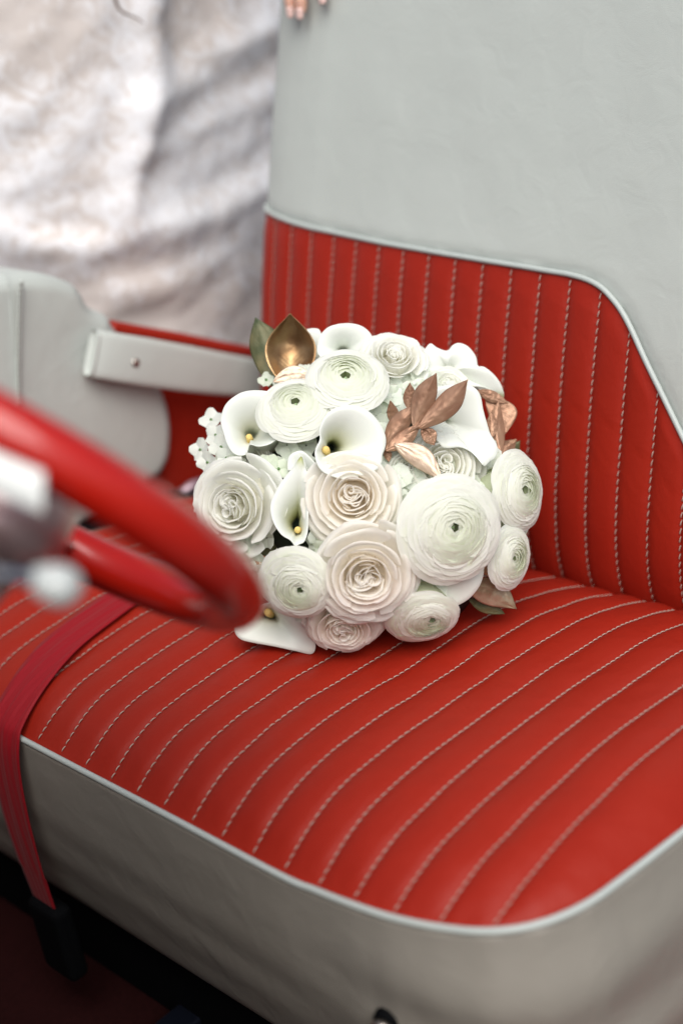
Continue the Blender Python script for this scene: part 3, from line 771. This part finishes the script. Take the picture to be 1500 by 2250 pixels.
def rose(x, y, rpx, mat, fx, fy, seed, dz=0., squash=1., open_=1., label=None, ha_out=.72, warm=1., heart=(0, 0), aspect=(1, 1), name='rose', ring=True):
    rs = np.random.default_rng(seed); random.seed(seed)
    d = dome(x, y)+dz; c = at_depth(x, y, d); s = rpx*d/3125.; fr = frame(fx, fy, rs.uniform(0, 6.28))
    fr = (fr[0]*aspect[0], fr[1]*aspect[1], fr[2])
    # heart: cup wall + folded petals, joined
    parts = []; att = []
    HX = heart
    a0 = rs.uniform(0, 6.28); dv = np.array([math.cos(a0), math.sin(a0)]); hx_ = np.array(HX)
    cA = hx_+dv*rs.uniform(.10, .15); cB = hx_-dv*rs.uniform(.10, .16)+np.array([-dv[1], dv[0]])*rs.uniform(-.05, .05)
    def arc(c_, r_fn, a_, b_, n_=24):
        return np.array([(c_[0]+r_fn(q)*math.cos(q), c_[1]+r_fn(q)*math.sin(q)) for q in np.linspace(a_, b_, n_)])
    walls = []
    sA = rs.uniform(0, 6.28); walls.append((arc(cA, lambda q: .018+.0145*(q-sA)*(1+.12*math.sin(2*q)), sA, sA+9.0, 34), .53))
    sB = rs.uniform(0, 6.28); walls.append((arc(cB, lambda q: .015+.0155*(q-sB)*(1+.15*math.sin(2*q+1)), sB, sB+7.0, 28), .50))
    for m_ in range(3):
        w0 = rs.uniform(-.25, .25); walls.append((arc(cA, lambda q: .165+.052*m_+.018*math.sin(3*q+m_*2), a0+math.pi-1.5+w0, a0+math.pi+1.1+w0), .52-.015*m_))
        w0 = rs.uniform(-.25, .25); walls.append((arc(cB, lambda q: .15+.055*m_+.016*math.sin(3*q+m_), a0-1.9+w0-.3*m_, a0+.1+w0), .50-.01*m_))
        w0 = rs.uniform(-.3, .3); walls.append((arc(hx_, lambda q: .27+.035*m_+.015*math.sin(4*q+m_*1.7), a0+2.1*m_+w0, a0+2.1*m_+2.4+w0), .49))
    for q_, (pl, zt_w) in enumerate(walls):
        V, F, A = wall(pl, zt_w+rs.uniform(-.02, .02), seed+q_*1.37, .85*warm)
        parts.append((V, F)); att += A
    th = np.linspace(0, 2*np.pi, 20, endpoint=False)
    V = []; att_b = []
    for r_, z in ((.02, .10), (.2, .08), (.4, .02), (.62, -.14), (.70, -.35), (.45, -.6)):
        for t in th: V.append((r_*math.cos(t), r_*math.sin(t), z)); att_b.append(1.0*warm)
    parts.append((np.array(V), grid(6, 20)+[(i*20+19, (i+1)*20+19, (i+1)*20, i*20) for i in range(5)])); att += att_b
    V, F = join(parts); V[:, 2] *= squash
    root = mesh(name, place(V, c, fr, s), F, mat, bq, origin=c, attr=att)
    root['label'] = label
    n = 17
    for k in range(n):
        t = k/(n-1); phi = k*2.25+seed*.7+rs.uniform(-.2, .2)
        if t < .30: rt = .36+.16*t/.30; zt = .50-.02*t/.30; ha = rs.uniform(1.1, 1.45)
        elif t < .62: q_ = (t-.30)/.32; rt = .57+.22*q_; zt = .46-.12*q_; ha = rs.uniform(1.0, 1.3)
        else: q_ = (t-.62)/.38; rt = .86+.22*q_; zt = .26-.24*q_; ha = rs.uniform(.80, 1.0)*ha_out/.72
        off = np.array([HX[0], HX[1]])*(1-t)
        cz = rs.uniform(-.02, .02)
        if t < .30: prof = [(rt*.4, -.3), (rt*.84, -.05), (rt*.94, zt*.6), (rt*.985, zt*.92), (rt+.012, zt), (rt+.028, zt-.008)]
        elif t < .62: prof = [(rt*.40, -.35), (rt*.66, zt-.36), (rt*.84, zt-.17), (rt*.95, zt-.04+cz), (rt+.018, zt), (rt+.036, zt-.012)]
        else: prof = [(rt*.40, -.40), (rt*.62, zt-.26), (rt*.80, zt-.12), (rt*.93, zt-.02+cz), (rt*1.0, zt-.005), (rt*1.04, zt-.03-.09*rs.random()*(t > .75))]
        V, F, A = petal(phi, ha, prof, 15, 11, ruff=.020+.034*t, tip=(.07 if t > .5 and rs.random() < .6 else .012), seed=seed*1.7+k*.61,
                        skew=rs.uniform(-.07, .07), roundness=.30, tint=((.80-.35*t)*warm, (.20-.18*t)*warm))
        V[:, 0] += off[0]; V[:, 1] += off[1]; V[:, 2] *= squash
        mesh('petal', place(V, c, fr, s), F, mat, root, origin=c, attr=A)
    return root

def ranunculus(x, y, rpx, fx, fy, seed, dz=0., label=None, heart=(0, 0), aspect=(1, 1), eye=.12, pink=False, layers=15):
    rs = np.random.default_rng(seed)
    d = dome(x, y)+dz; c = at_depth(x, y, d); s = rpx*d/3125.; fr = frame(fx, fy, rs.uniform(0, 6.28))
    H = np.array([heart[0]*fr[0][:]@RIGHT, 0, 0]) if False else None
    # heart offset given in picture axes -> local
    hv = RIGHT*heart[0]+UP*heart[1]; hx, hy = hv@fr[0], hv@fr[1]
    fr = (fr[0], fr[1], fr[2])
    parts = []; att = []; outer = []
    def zt_(r_): return .64*math.sqrt(max(0.0, 1-(.87*min(r_, 1.12))**2))-.13*math.exp(-(r_/.24)**2)
    for k in range(layers):
        t = k/(layers-1); rt = eye+(1-eye)*t
        npet = 5 if t < .4 else 6
        for q in range(npet):
            phi = q*2*math.pi/npet+k*.83+rs.uniform(-.16, .16); ha = (4.5/npet)*rs.uniform(.88, 1.12)
            r1 = rt+rs.uniform(-.012, .012); lf = rs.uniform(.034, .056)
            if t < .62:     # wrapped inwards, edge towards the centre
                prof = [(r1+.02, -.35), (r1+.16, zt_(r1+.18)-.20), (r1+.15, zt_(r1+.15)-.06), (r1+.07, zt_(r1+.07)+.0), (r1-.005, zt_(r1)+lf)]
            else:           # opened outwards
                prof = [(r1*.45, -.35), (r1-.30, zt_(r1-.30)-.10), (r1-.16, zt_(r1-.16)-.015), (r1-.05, zt_(r1-.05)+.005), (r1+.04, zt_(r1+.03)-.015+lf*1.1)]
            V, F, A = petal(phi, ha, prof, 11, 8, ruff=.006+.010*t, tip=0, seed=seed*2.1+k*1.31+q*.37, roundness=(.20 if t < .62 else .34), skew=rs.uniform(-.03, .03),
                            tint=(max(.6, 1.3-.5*t), max(0, .28-.42*t)))
            w_ = (1-t)**.8; V[:, 0] += hx*w_; V[:, 1] += hy*w_
            if t > .62: outer.append((V, F, A))
            else: parts.append((V, F)); att += A
    th = np.linspace(0, 2*np.pi, 14, endpoint=False); V = []
    for r_, z in ((.01, .40), (eye*.4, .41), (eye*.8, .38), (eye*1.3, .20)):
        for t in th: V.append((r_*math.cos(t)*(1+.2*math.sin(3*t))+hx, r_*math.sin(t)+hy, z+.03*math.sin(5*t))); att.append(1.5 if r_ > .02 else 1.9)
    parts.append((np.array(V), grid(4, 14)+[(i*14+13, (i+1)*14+13, (i+1)*14, i*14) for i in range(3)]))
    V, F = join(parts)
    root = mesh('ranunculus', place(V, c, fr, s), F, RANM, bq, origin=c, attr=att); root['label'] = label
    # green heart
    V = []
    for i in range(8):
        for t in th: r_ = eye*.36*math.sin(i/7*math.pi/2); V.append((r_*math.cos(t)*(1+.35*math.sin(3*t+seed))+hx, r_*math.sin(t)*(1+.2*math.cos(2*t))+hy, zt_(0)-.02-.10*(i/7)**2+.02*math.sin(4*t)*i/7))
    mesh('eye', place(np.array(V), c, fr, s), grid(8, 14)+[(i*14+13, (i+1)*14+13, (i+1)*14, i*14) for i in range(7)], EYEM, root, origin=c)
    for V, F, A in outer: mesh('petal', place(V, c, fr, s), F, RANM, root, origin=c, attr=A)
    return root
EYEM = plain('green_flower_eye', (.34, .52, .26), .6, nz=.5, nscale=600, bump=.6)

def calla(rim, throat, depth, deep=.035, label=None, spadix=None, dds=None, roll=.004, tail=(0, 0), taild=.06, power=.85, bulge=0., closed=True, sp_r=8, sp_len=.02, tipgreen=None, throat_tint_shade=.5, dpow=1.9, tpow=2.4):
    n = 90
    P = np.array([(a[0], a[1], a[2] if len(a) > 2 else 0.) for a in rim], float)
    P = smooth_curve(P, n, closed=True)
    d0 = depth
    def w3(x, y, d): return at_depth(x, y, d)
    C = w3(throat[0], throat[1], d0+deep)
    rings = []; A = []
    nt = 15
    ctr = P[:, :2].mean(0)
    for j in range(nt):
        t = j/(nt-1)
        row = []
        for k in range(n):
            s_ = max(0, (t-.38)/.62); g = .07+.13*min(1, t/.38) if t < .38 else .20+.80*s_**(1.15/power)
            x = throat[0]+(P[k, 0]-throat[0])*g; y = throat[1]+(P[k, 1]-throat[1])*g
            lat = math.hypot(P[k, 0]-throat[0], P[k, 1]-throat[1])
            dd = d0+deep*((1-.55*t/.38) if t < .38 else .45*(1-s_)**dpow)-P[k, 2]*.01*t**1.5-bulge*math.sin(t*math.pi)+.0012*noise.noise(Vector((x*.02, y*.02, depth*9)))
            row.append(w3(x, y, dd)); 
            g_ = throat_tint_shade*(1-t)**tpow
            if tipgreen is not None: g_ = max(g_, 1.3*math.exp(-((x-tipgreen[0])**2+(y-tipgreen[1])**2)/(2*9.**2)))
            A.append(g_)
        rings.append(row)
    # rolled lip and outer wall
    for (o_, back_, g) in ((.6, .0012, 1.0), (.7, .0030, .995), (0, .0048, .97)):
        row = []
        for k in range(n):
            v = P[k, :2]-ctr; L_ = np.linalg.norm(v)+1e-6; q = ctr+(P[k, :2]-ctr)*g+v/L_*o_
            row.append(w3(q[0], q[1], d0-P[k, 2]*.01+back_)); A.append(.02)
        rings.append(row)
    tx, ty = throat[0]+tail[0], throat[1]+tail[1]
    for t in (.25, .5, .75, 1.0):
        row = []
        for k in range(n):
            g = 1-t**.8*.80
            x = tx*(1-g)+P[k, 0]*g; y = ty*(1-g)+P[k, 1]*g
            row.append(w3(x, y, d0+.006+(deep+taild)*t-P[k, 2]*.01*(1-t))); A.append(.05+.6*t)
        rings.append(row)
    V = np.array(rings).reshape(-1, 3); m = len(rings); F = []
    for i in range(m-1):
        for k in range(n): a = i*n+k; b = i*n+(k+1) % n; F.append((a, b, b+n, a+n))
    F.append(tuple(range(n))[::-1]); F.append(tuple((m-1)*n+k for k in range(n)))
    root = mesh('calla_lily', V, F, CALLAM, bq, origin=w3(throat[0], throat[1], d0), attr=A); root['label'] = label
    if spadix:
        x, y, x2, y2 = spadix; L_ = 6; pp = []
        for i in range(L_+1):
            t = i/L_; pp.append(w3(x*(1-t)+x2*t, y*(1-t)+y2*t, d0+.006+(deep*.6)*t))
        r_ = sp_r*d0/3125.; V, F = tube([pp[0]+(pp[0]-pp[1])*.25]+pp, [r_*.45]+[r_*.92]+[r_]*(L_), 14)
        V0_, F0_ = V, F
        mesh('spadix', V, F, SPADIX, root)
    return root

def leaf(bx, by, tx, ty, wpx, mat, db, dt_, cup=.15, side=0., bend=0., label=None, fold=.25, point=.06, widest=.45, twist=0., nu=17, nv=44):
    """leaf from base to tip; depth offsets relative to the dome, width in px; bend sideways (px)"""
    B = np.array([bx, by], float); T = np.array([tx, ty], float); ax = T-B; L_ = np.linalg.norm(ax); ax /= L_; pe = np.array([-ax[1], ax[0]])
    V = []; A = []
    for j in range(nv):
        t = j/(nv-1)
        if t <= widest: wv = math.sin(t/widest*math.pi/2)**.75
        else:
            s_ = (t-widest)/(1-widest); wv = (math.cos(s_*math.pi/2))**(1.05) if s_ < .9 else (math.cos(.9*math.pi/2))**1.05*(1-(s_-.9)/.1)
        wv = max(wv, .03 if j else .06)
        c = B+ax*L_*t+pe*bend*math.sin(t*math.pi)
        d = db*(1-t)+dt_*t-side*math.sin(t*math.pi)
        for i in range(nu):
            u = -1+2*i/(nu-1)
            q = c+pe*u*wv*wpx/2
            dd = d+cup*wpx/2*d/3125.*(u*u)*wv-fold*wpx/2*d/3125.*(-abs(u))*wv+twist*u*wv*wpx/2*d/3125.
            dd += .0006*noise.noise(Vector((u*3, t*6, bx*.1)))
            dd += .0007*max(0, 1-abs(u)*5)*(1-t)+.0005*noise.noise(Vector((u*7, t*14, by*.1)))
            V.append(at_depth(q[0], q[1], dd)); A.append(t*15-abs(u)*5)
    o = mesh('leaf', V, grid(nv, nu), mat, bq, thick=.0005, attr=A); 
    if label: o['label'] = label
    # midrib
    return o

# --- core of greenery and filler
V = []; F = []
th = np.linspace(0, 2*np.pi, 28, endpoint=False)
for i in range(12):
    a = i/11*math.pi*.98+.01
    for t in th:
        x = 800+300*math.sin(a)*math.cos(t); y = 1085+285*math.sin(a)*math.sin(t)
        base_d = 1.385+(1400-y)/700.*.105+.012
        V.append(at_depth(x, y, base_d-.080*math.cos(a) if math.cos(a) > 0 else base_d-.05*math.cos(a)))
for i in range(11):
    for k in range(28): a = i*28+k; b = i*28+(k+1) % 28; F.append((a, b, b+28, a+28))
mesh('foliage_core', V, F, DARKGREEN, bq)
parts = []; att = []
rs = np.random.default_rng(5)
def floret(c, n, size, rs, four=4):
    u = np.cross(n, [.3, .5, .8]); u /= np.linalg.norm(u); v = np.cross(n, u); out = []
    ph = rs.uniform(0, 6.28)
    for k in range(four):
        a = ph+k*2*math.pi/four; d1 = u*math.cos(a)+v*math.sin(a); d2 = np.cross(n, d1); V = []
        for i in range(5):
            q = -1+2*i/4
            for j in range(5):
                b = j/4; wv = math.sin(min(1, b*1.15)*math.pi*.86)*.60+.04
                V.append(c+(d1*(.06+b*1.0)+d2*q*wv+n*(.30*b*b*rs.uniform(.8, 1.2)-.12*q*q))*size)
        out.append((np.array(V), grid(5, 5)))
    return out
for k in range(520):
    a = rs.uniform(0, 6.28); r_ = math.sqrt(rs.uniform(0, 1)); x = 800+r_*318*math.cos(a); y = 1080+r_*300*math.sin(a)
    if min(math.hypot(x-a_, (y-b_)*.8) for a_, b_ in ((556,955),(735,975),(652,1145),(655,1090),(645,1175),(770,945),(757,765),(600,920),(968,915),(1030,930),(590,1350),(985,1250))) < 52: continue
    c = at_depth(x, y, dome(x, y)+rs.uniform(.002, .018)); fx, fy = face(x, y, .9); n = RIGHT*(fx+rs.normal()*.3)+UP*(fy+rs.normal()*.3)+BACK; n /= np.linalg.norm(n)
    for v, f in floret(c, n, .011, rs): parts.append((v, f)); att += [.10+.35*rs.random()]*len(v)
V, F = join(parts); mesh('hydrangea_filler', V, F, HYDM, bq, attr=att, kind='stuff')
# florets standing clear at the left
for (x, y, s_, dz, fx, fy) in ((464,922,.0115,.0,-.3,.6),(440,988,.0110,.0,-.6,.2),(474,956,.0105,.004,-.4,.3),(456,1016,.0105,.002,-.5,0),(486,982,.0115,.0,-.2,.3),(498,1006,.0105,-.004,-.2,0),(590,1020,.0100,.0,0,.2),(612,1030,.0095,.0,.2,.1),(600,1042,.0090,.004,0,-.1),(585,835,.008,.01,-.2,.5)):
    n = RIGHT*fx+UP*fy+BACK; n /= np.linalg.norm(n); c = at_depth(x, y, min(dome(x, y)+dz, 1.475))
    pp = floret(c, n, s_, rs); V, F = join(pp); mesh('hydrangea_floret', V, F, HYDM, bq, origin=c, attr=[.12 if x < 520 else .7]*len(V))
    V, F = tube([c-n*.03, c-n*.012, c+n*.001], [.0009, .0008, .0014], 6); 
    mesh('floret_stalk', V, F, GREEN, bq)

# --- roses
rose(526, 1110, 107, ROSEM, -.42, -.10, 11, dz=-.004, label='large cream rose at the left of the bouquet', heart=(.02, -.03), warm=.55, aspect=(1.0, 1.0))
rose(768, 1096, 104, PEACHM, -.10, .02, 23, dz=-.004, label='blush rose in the middle of the bouquet, below the central calla', warm=.8, heart=(-.10, .08))
rose(802, 1256, 113, PEACHM, .02, -.28, 31, dz=-.010, label='blush rose below the middle of the bouquet', warm=.62)
rose(862, 800, 79, ROSEM, .12, .65, 43, dz=.0, label='cream rose at the top of the bouquet', warm=.5)
rose(757, 1362, 86, PEACHM, -.02, -.85, 53, dz=.012, label='small flattened rose resting on the seat', warm=.6)
rose(965, 1030, 99, ROSEM, .15, .20, 61, dz=.016, label='cream rose half hidden under the rose-gold leaf', warm=.6)
rose(978, 862, 66, ROSEM, .25, .55, 71, dz=.024, label='cream rose behind the bronze sprig', warm=.5)
rose(712, 806, 48, ROSEM, -.1, .6, 83, dz=.045, label='cream rose deep behind the calla lilies', warm=.5)
rose(893, 1038, 58, ROSEM, .10, .15, 97, dz=.016, label='small cream rose right of the blush rose in the middle', warm=.5)
rose(556, 1016, 44, ROSEM, -.4, .3, 101, dz=.028, label='small cream rose tucked under the upper left calla', warm=.5)
# --- ranunculus
ranunculus(972, 1158, 119, .30, -.12, 5, dz=-.014, label='largest ranunculus with pale green centre', heart=(.03, .05), eye=.075, layers=18)
ranunculus(652, 918, 84, -.10, .62, 15, dz=-.002, label='ranunculus between the two left callas', heart=(.02, .12), eye=.11)
ranunculus(762, 858, 90, .05, .70, 25, dz=-.002, label='ranunculus with green centre below the top calla', heart=(-.06, .0), eye=.12, layers=13)
ranunculus(658, 1268, 84, -.25, -.40, 35, dz=-.006, label='ranunculus at the lower left of the bouquet', heart=(.16, -.12), eye=.08)
ranunculus(1112, 1080, 88, 1.05, .10, 45, dz=-.004, label='ranunculus turned to the right, edge of the bouquet', eye=.11)
ranunculus(1098, 1222, 72, 1.0, -.15, 55, dz=-.006, label='small ranunculus at the lower right edge', eye=.08, layers=13)
ranunculus(922, 1336, 80, .15, -.95, 65, dz=.004, label='ranunculus touching the seat at the bottom', eye=.09, heart=(.25, .12))
# --- callas
calla([(697,762),(700,746),(709,730),(724,718),(746,712),(770,711),(792,716),(808,727),(817,741),(820,762,.3),(817,778,.5),(806,797,.8),(785,812,1.2),(764,815,1.3),(752,806,1.0),(742,798,1.0),(724,796,1.1),(708,788,1.0),(698,776,.7)],
      (752, 772), dome(757, 765)-.012, deep=.05, label='calla lily at the very top of the bouquet', tail=(25, 60), throat_tint_shade=.12)
calla([(485,925),(489,905),(497,888),(513,873),(536,861),(568,858),(602,864),(630,881),(641,892,.4),(637,916,1.0),(624,946,1.8),(612,962,2.1),(592,976,2.3),(568,981,2.3),(550,977,1.9),(545,990,1.2),(539,999,1.0),(525,1001,1.0),(511,994,.9),(499,975,.6),(492,952,.3)],
      (551, 962), dome(560, 925)-.018, deep=.06, label='wide open calla lily at the upper left', spadix=(547,960,556,985), tail=(60, 60), sp_r=8, throat_tint_shade=.42, tpow=1.8)
calla([(703,965),(701,945),(711,919),(728,902),(753,892),(785,892),(813,907),(834,931),(846,958),(846,980),(839,1000,.3),(838,1014,.6),(829,1030,1.0),(808,1040,1.2),(788,1046,1.4),(760,1053,1.6),(736,1049,1.5),(711,1038,1.3),(698,1022,1.0),(692,1000,.7),(694,985,.6)],
      (722, 985), dome(765, 965)-.030, deep=.085, label='central calla lily with yellow spadix', spadix=(716,988,718,1002), tail=(20, 50), sp_r=9, throat_tint_shade=2.0, tpow=2.6)
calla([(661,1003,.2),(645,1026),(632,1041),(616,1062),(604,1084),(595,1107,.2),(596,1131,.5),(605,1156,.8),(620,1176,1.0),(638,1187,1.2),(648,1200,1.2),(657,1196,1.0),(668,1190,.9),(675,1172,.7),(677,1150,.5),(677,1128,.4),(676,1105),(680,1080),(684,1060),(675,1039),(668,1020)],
      (652, 1162), dome(640, 1110)-.012, deep=.085, label='narrow calla lily with a deeply shaded throat left of the blush rose', spadix=(654,1164,655,1168), tail=(10, 30), sp_r=8, power=1.1, throat_tint_shade=4.5, tpow=3.2, dpow=2.6, tipgreen=(661,1006))
calla([(633,1034),(632,1015),(636,1002),(647,994),(663,991),(680,1004,.4),(693,1019,.7),(699,1045,.8),(697,1074,.8),(686,1062,.2),(679,1038),(664,1010,-.2),(652,1015,-.3),(643,1028,-.3)],
      (668, 1030), dome(660, 1030)-.002, deep=.02, label='curled calla tip above the calla with the shaded throat', tail=(10, 30), throat_tint_shade=.2)
calla([(918,790),(930,772),(945,755),(960,764),(982,771),(994,759),(1008,754),(1025,760),(1038,773),(1046,788,.3),(1049,804,.6),(1062,806,.8),(1081,820,.8),(1097,840,.5),(1106,864,0),(1104,877,-.4),(1097,884,-.5),(1090,866,0),(1073,855,.3),(1052,850,.5),(1034,850,.6),(1000,848,.8),(960,845,.6),(928,828,.3),(916,808)],
      (985, 815), dome(1000, 800)-.010, deep=.020, label='wavy calla lily with a green tip at the upper right', tail=(-10, 40), power=1.2, throat_tint_shade=.08, tipgreen=(1099, 876), bulge=.006)
calla([(945,862),(975,848),(1010,846),(1038,850),(1054,868),(1061,902),(1071,938),(1077,955),(1089,974,.3),(1092,990,.6),(1086,1006,1.0),(1074,1014,1.2),(1063,1024,1.3),(1050,1009,1.3),(1032,992,1.3),(1011,983,1.3),(990,984,1.4),(975,984,1.2),(962,972,1.0),(944,950,.5),(934,920),(934,890)],
      (968, 915), dome(1005, 930)-.022, deep=.045, label='large rippled calla lily behind the bronze leaves', tail=(0, 30), throat_tint_shade=.15, power=.9)
calla([(927,1262),(925,1288),(936,1315,.2),(958,1336,.3),(973,1346,.3),(988,1336,.3),(1011,1327,.3),(1033,1312,.3),(1052,1288,.2),(1061,1262),(1061,1238),(1050,1215),(1010,1205),(960,1215)],
      (990, 1245), dome(990, 1280)+.000, deep=-.010, label='calla lily folded down under the largest ranunculus', tail=(0, -20), throat_tint_shade=.05, bulge=.010, taild=.05)
calla([(556,1335),(575,1328),(597,1324,.3),(621,1327,.6),(646,1340,.9),(667,1358,1.1),(681,1382,1.2),(691,1405,1.0),(692,1426,.7),(682,1437,.4),(652,1431),(602,1420),(551,1411),(527,1403),(516,1386),(519,1362,-.2),(535,1345,-.3)],
      (590, 1347), 1.372, deep=.05, label='calla lily at the lower left, tipped onto the seat', spadix=(588,1345,596,1350), tail=(60, -30), sp_r=9, throat_tint_shade=.35, power=1.0)
calla([(674,728),(680,723),(692,722),(703,728),(712,760),(716,800),(700,815),(684,800),(676,770)], (700, 790), dome(690, 760)+.012, deep=.02, label='calla lily edge behind the topmost calla', tail=(20, 30), throat_tint_shade=.1)
calla([(1140,1090),(1150,1078),(1164,1070),(1166,1090),(1158,1110),(1157,1130),(1162,1150),(1156,1172),(1145,1185),(1135,1172),(1130,1140)], (1145, 1130), dome(1130, 1130)+.02, deep=.012, label='curled white petal at the right edge', tail=(-10, 0), throat_tint_shade=.1, tipgreen=(1146, 1184))
# --- leaves
def L_(*a, **k): return leaf(*a, **k)
d1 = dome(640, 800)
L_(640,856, 637,689, 112, GOLD, d1-.006, d1-.002, cup=-.50, fold=0, side=-.018, widest=.52, label='broad shiny gold leaf cupped upright at the top left')
L_(600,850, 561,698, 78, OLIVE, d1+.006, d1+.012, cup=.2, fold=.15, bend=10, widest=.55, label='olive green leaf partly painted gold')
L_(600,838, 692,828, 40, PALEGOLD, d1-.016, d1-.014, cup=.1, fold=0, widest=.5, bend=-10, label='pale gold leaf lip curled over the broad leaf')
dm = dome(910, 930)-.030
L_(846,986, 921,886, 44, BRONZE, dm+.004, dm-.006, fold=.35, bend=-8)
L_(846,990, 925,928, 36, BRONZE, dm-.002, dm-.006, fold=.3, bend=6)
L_(908,938, 958,820, 50, BRONZE, dm-.004, dm-.018, fold=.35, bend=-4, widest=.55)
L_(918,942, 1027,834, 52, BRONZE, dm-.008, dm-.024, fold=.35, bend=8, widest=.58)
L_(900,902, 900,841, 30, BRONZE, dm+.010, dm+.004, fold=.3)
L_(868,935, 857,880, 26, BRONZE, dm+.022, dm+.012, fold=.3)
L_(925,940, 954,978, 34, BRONZE, dm-.004, dm+.0, fold=-.2, bend=-4, widest=.55)
L_(866,976, 972,1057, 50, PALEGOLD, dm-.004, dm-.012, fold=.2, bend=-12, label='pale rose-gold leaf crossing the cream rose')
L_(849,985, 854,1015, 18, BRONZE, dm+.008, dm+.006)
V, F = tube(smooth_curve([at_depth(x, y, dm+q) for x, y, q in ((840,1012,.02),(860,985,.004),(900,948,-.004),(922,936,-.008))], 20), .0014, 8); mesh('sprig_stem', V, F, BRONZE, bq)
dr = dome(1085, 930)+.006
L_(1048,858, 1116,886, 26, BRONZE, dr, dr+.008, fold=.1, label='thin gold leaf below the green calla tip')
L_(1068,870, 1100,965, 62, BRONZE, dr+.010, dr+.010, fold=-.2, bend=-22, widest=.5)
L_(1100,1000, 1095,880, 40, BRONZE, dr-.004, dr+.004, fold=.5, bend=-10)
L_(1082,960, 1078,905, 26, BRONZE, dr-.006, dr-.002, fold=.4)
L_(1108,1020, 1134,965, 44, BRONZE, dr+.030, dr+.034, fold=.3, bend=-14)
L_(1120,1040, 1142,968, 46, OLIVE, dr+.036, dr+.036, fold=.2, bend=-14)
ds = 1.352
L_(1028,1290, 1134,1338, 66, DULLGOLD, ds-.004, ds+.012, fold=.12, bend=-14, widest=.42, label='dull gold leaf resting on the seat at the lower right')
L_(1030,1318, 1108,1349, 34, OLIVE, ds+.012, ds+.020, fold=.1, bend=-2)
L_(965,1345, 984,1366, 22, GOLD, dome(975,1350)-.01, dome(975,1350)-.006, fold=.3)
L_(560,1215, 598,1330, 60, BRONZE, dome(580,1270)+.014, dome(580,1270)+.006, fold=.2, bend=-12, label='brown leaf at the lower left behind the steering wheel')
L_(600,1190, 560,1290, 50, OLIVE, dome(580,1240)+.026, dome(580,1240)+.03, fold=.2)
L_(1130,1160, 1160,1136, 10, GREEN, dome(1130,1150)+.01, dome(1130,1150)+.006)
# ribbon-wrapped handle running back under the flowers
h0 = at_depth(850, 1190, 1.43); h1 = at_depth(1010, 1338, 1.395)
hd = np.array([h1[0]+.004, h1[1], h1[2]])
V, F = tube([h0, hd*.6+h0*.4, hd], [.024, .018, .0135], 20); mesh('wrapped_stems', V, F, RIBBON, bq)
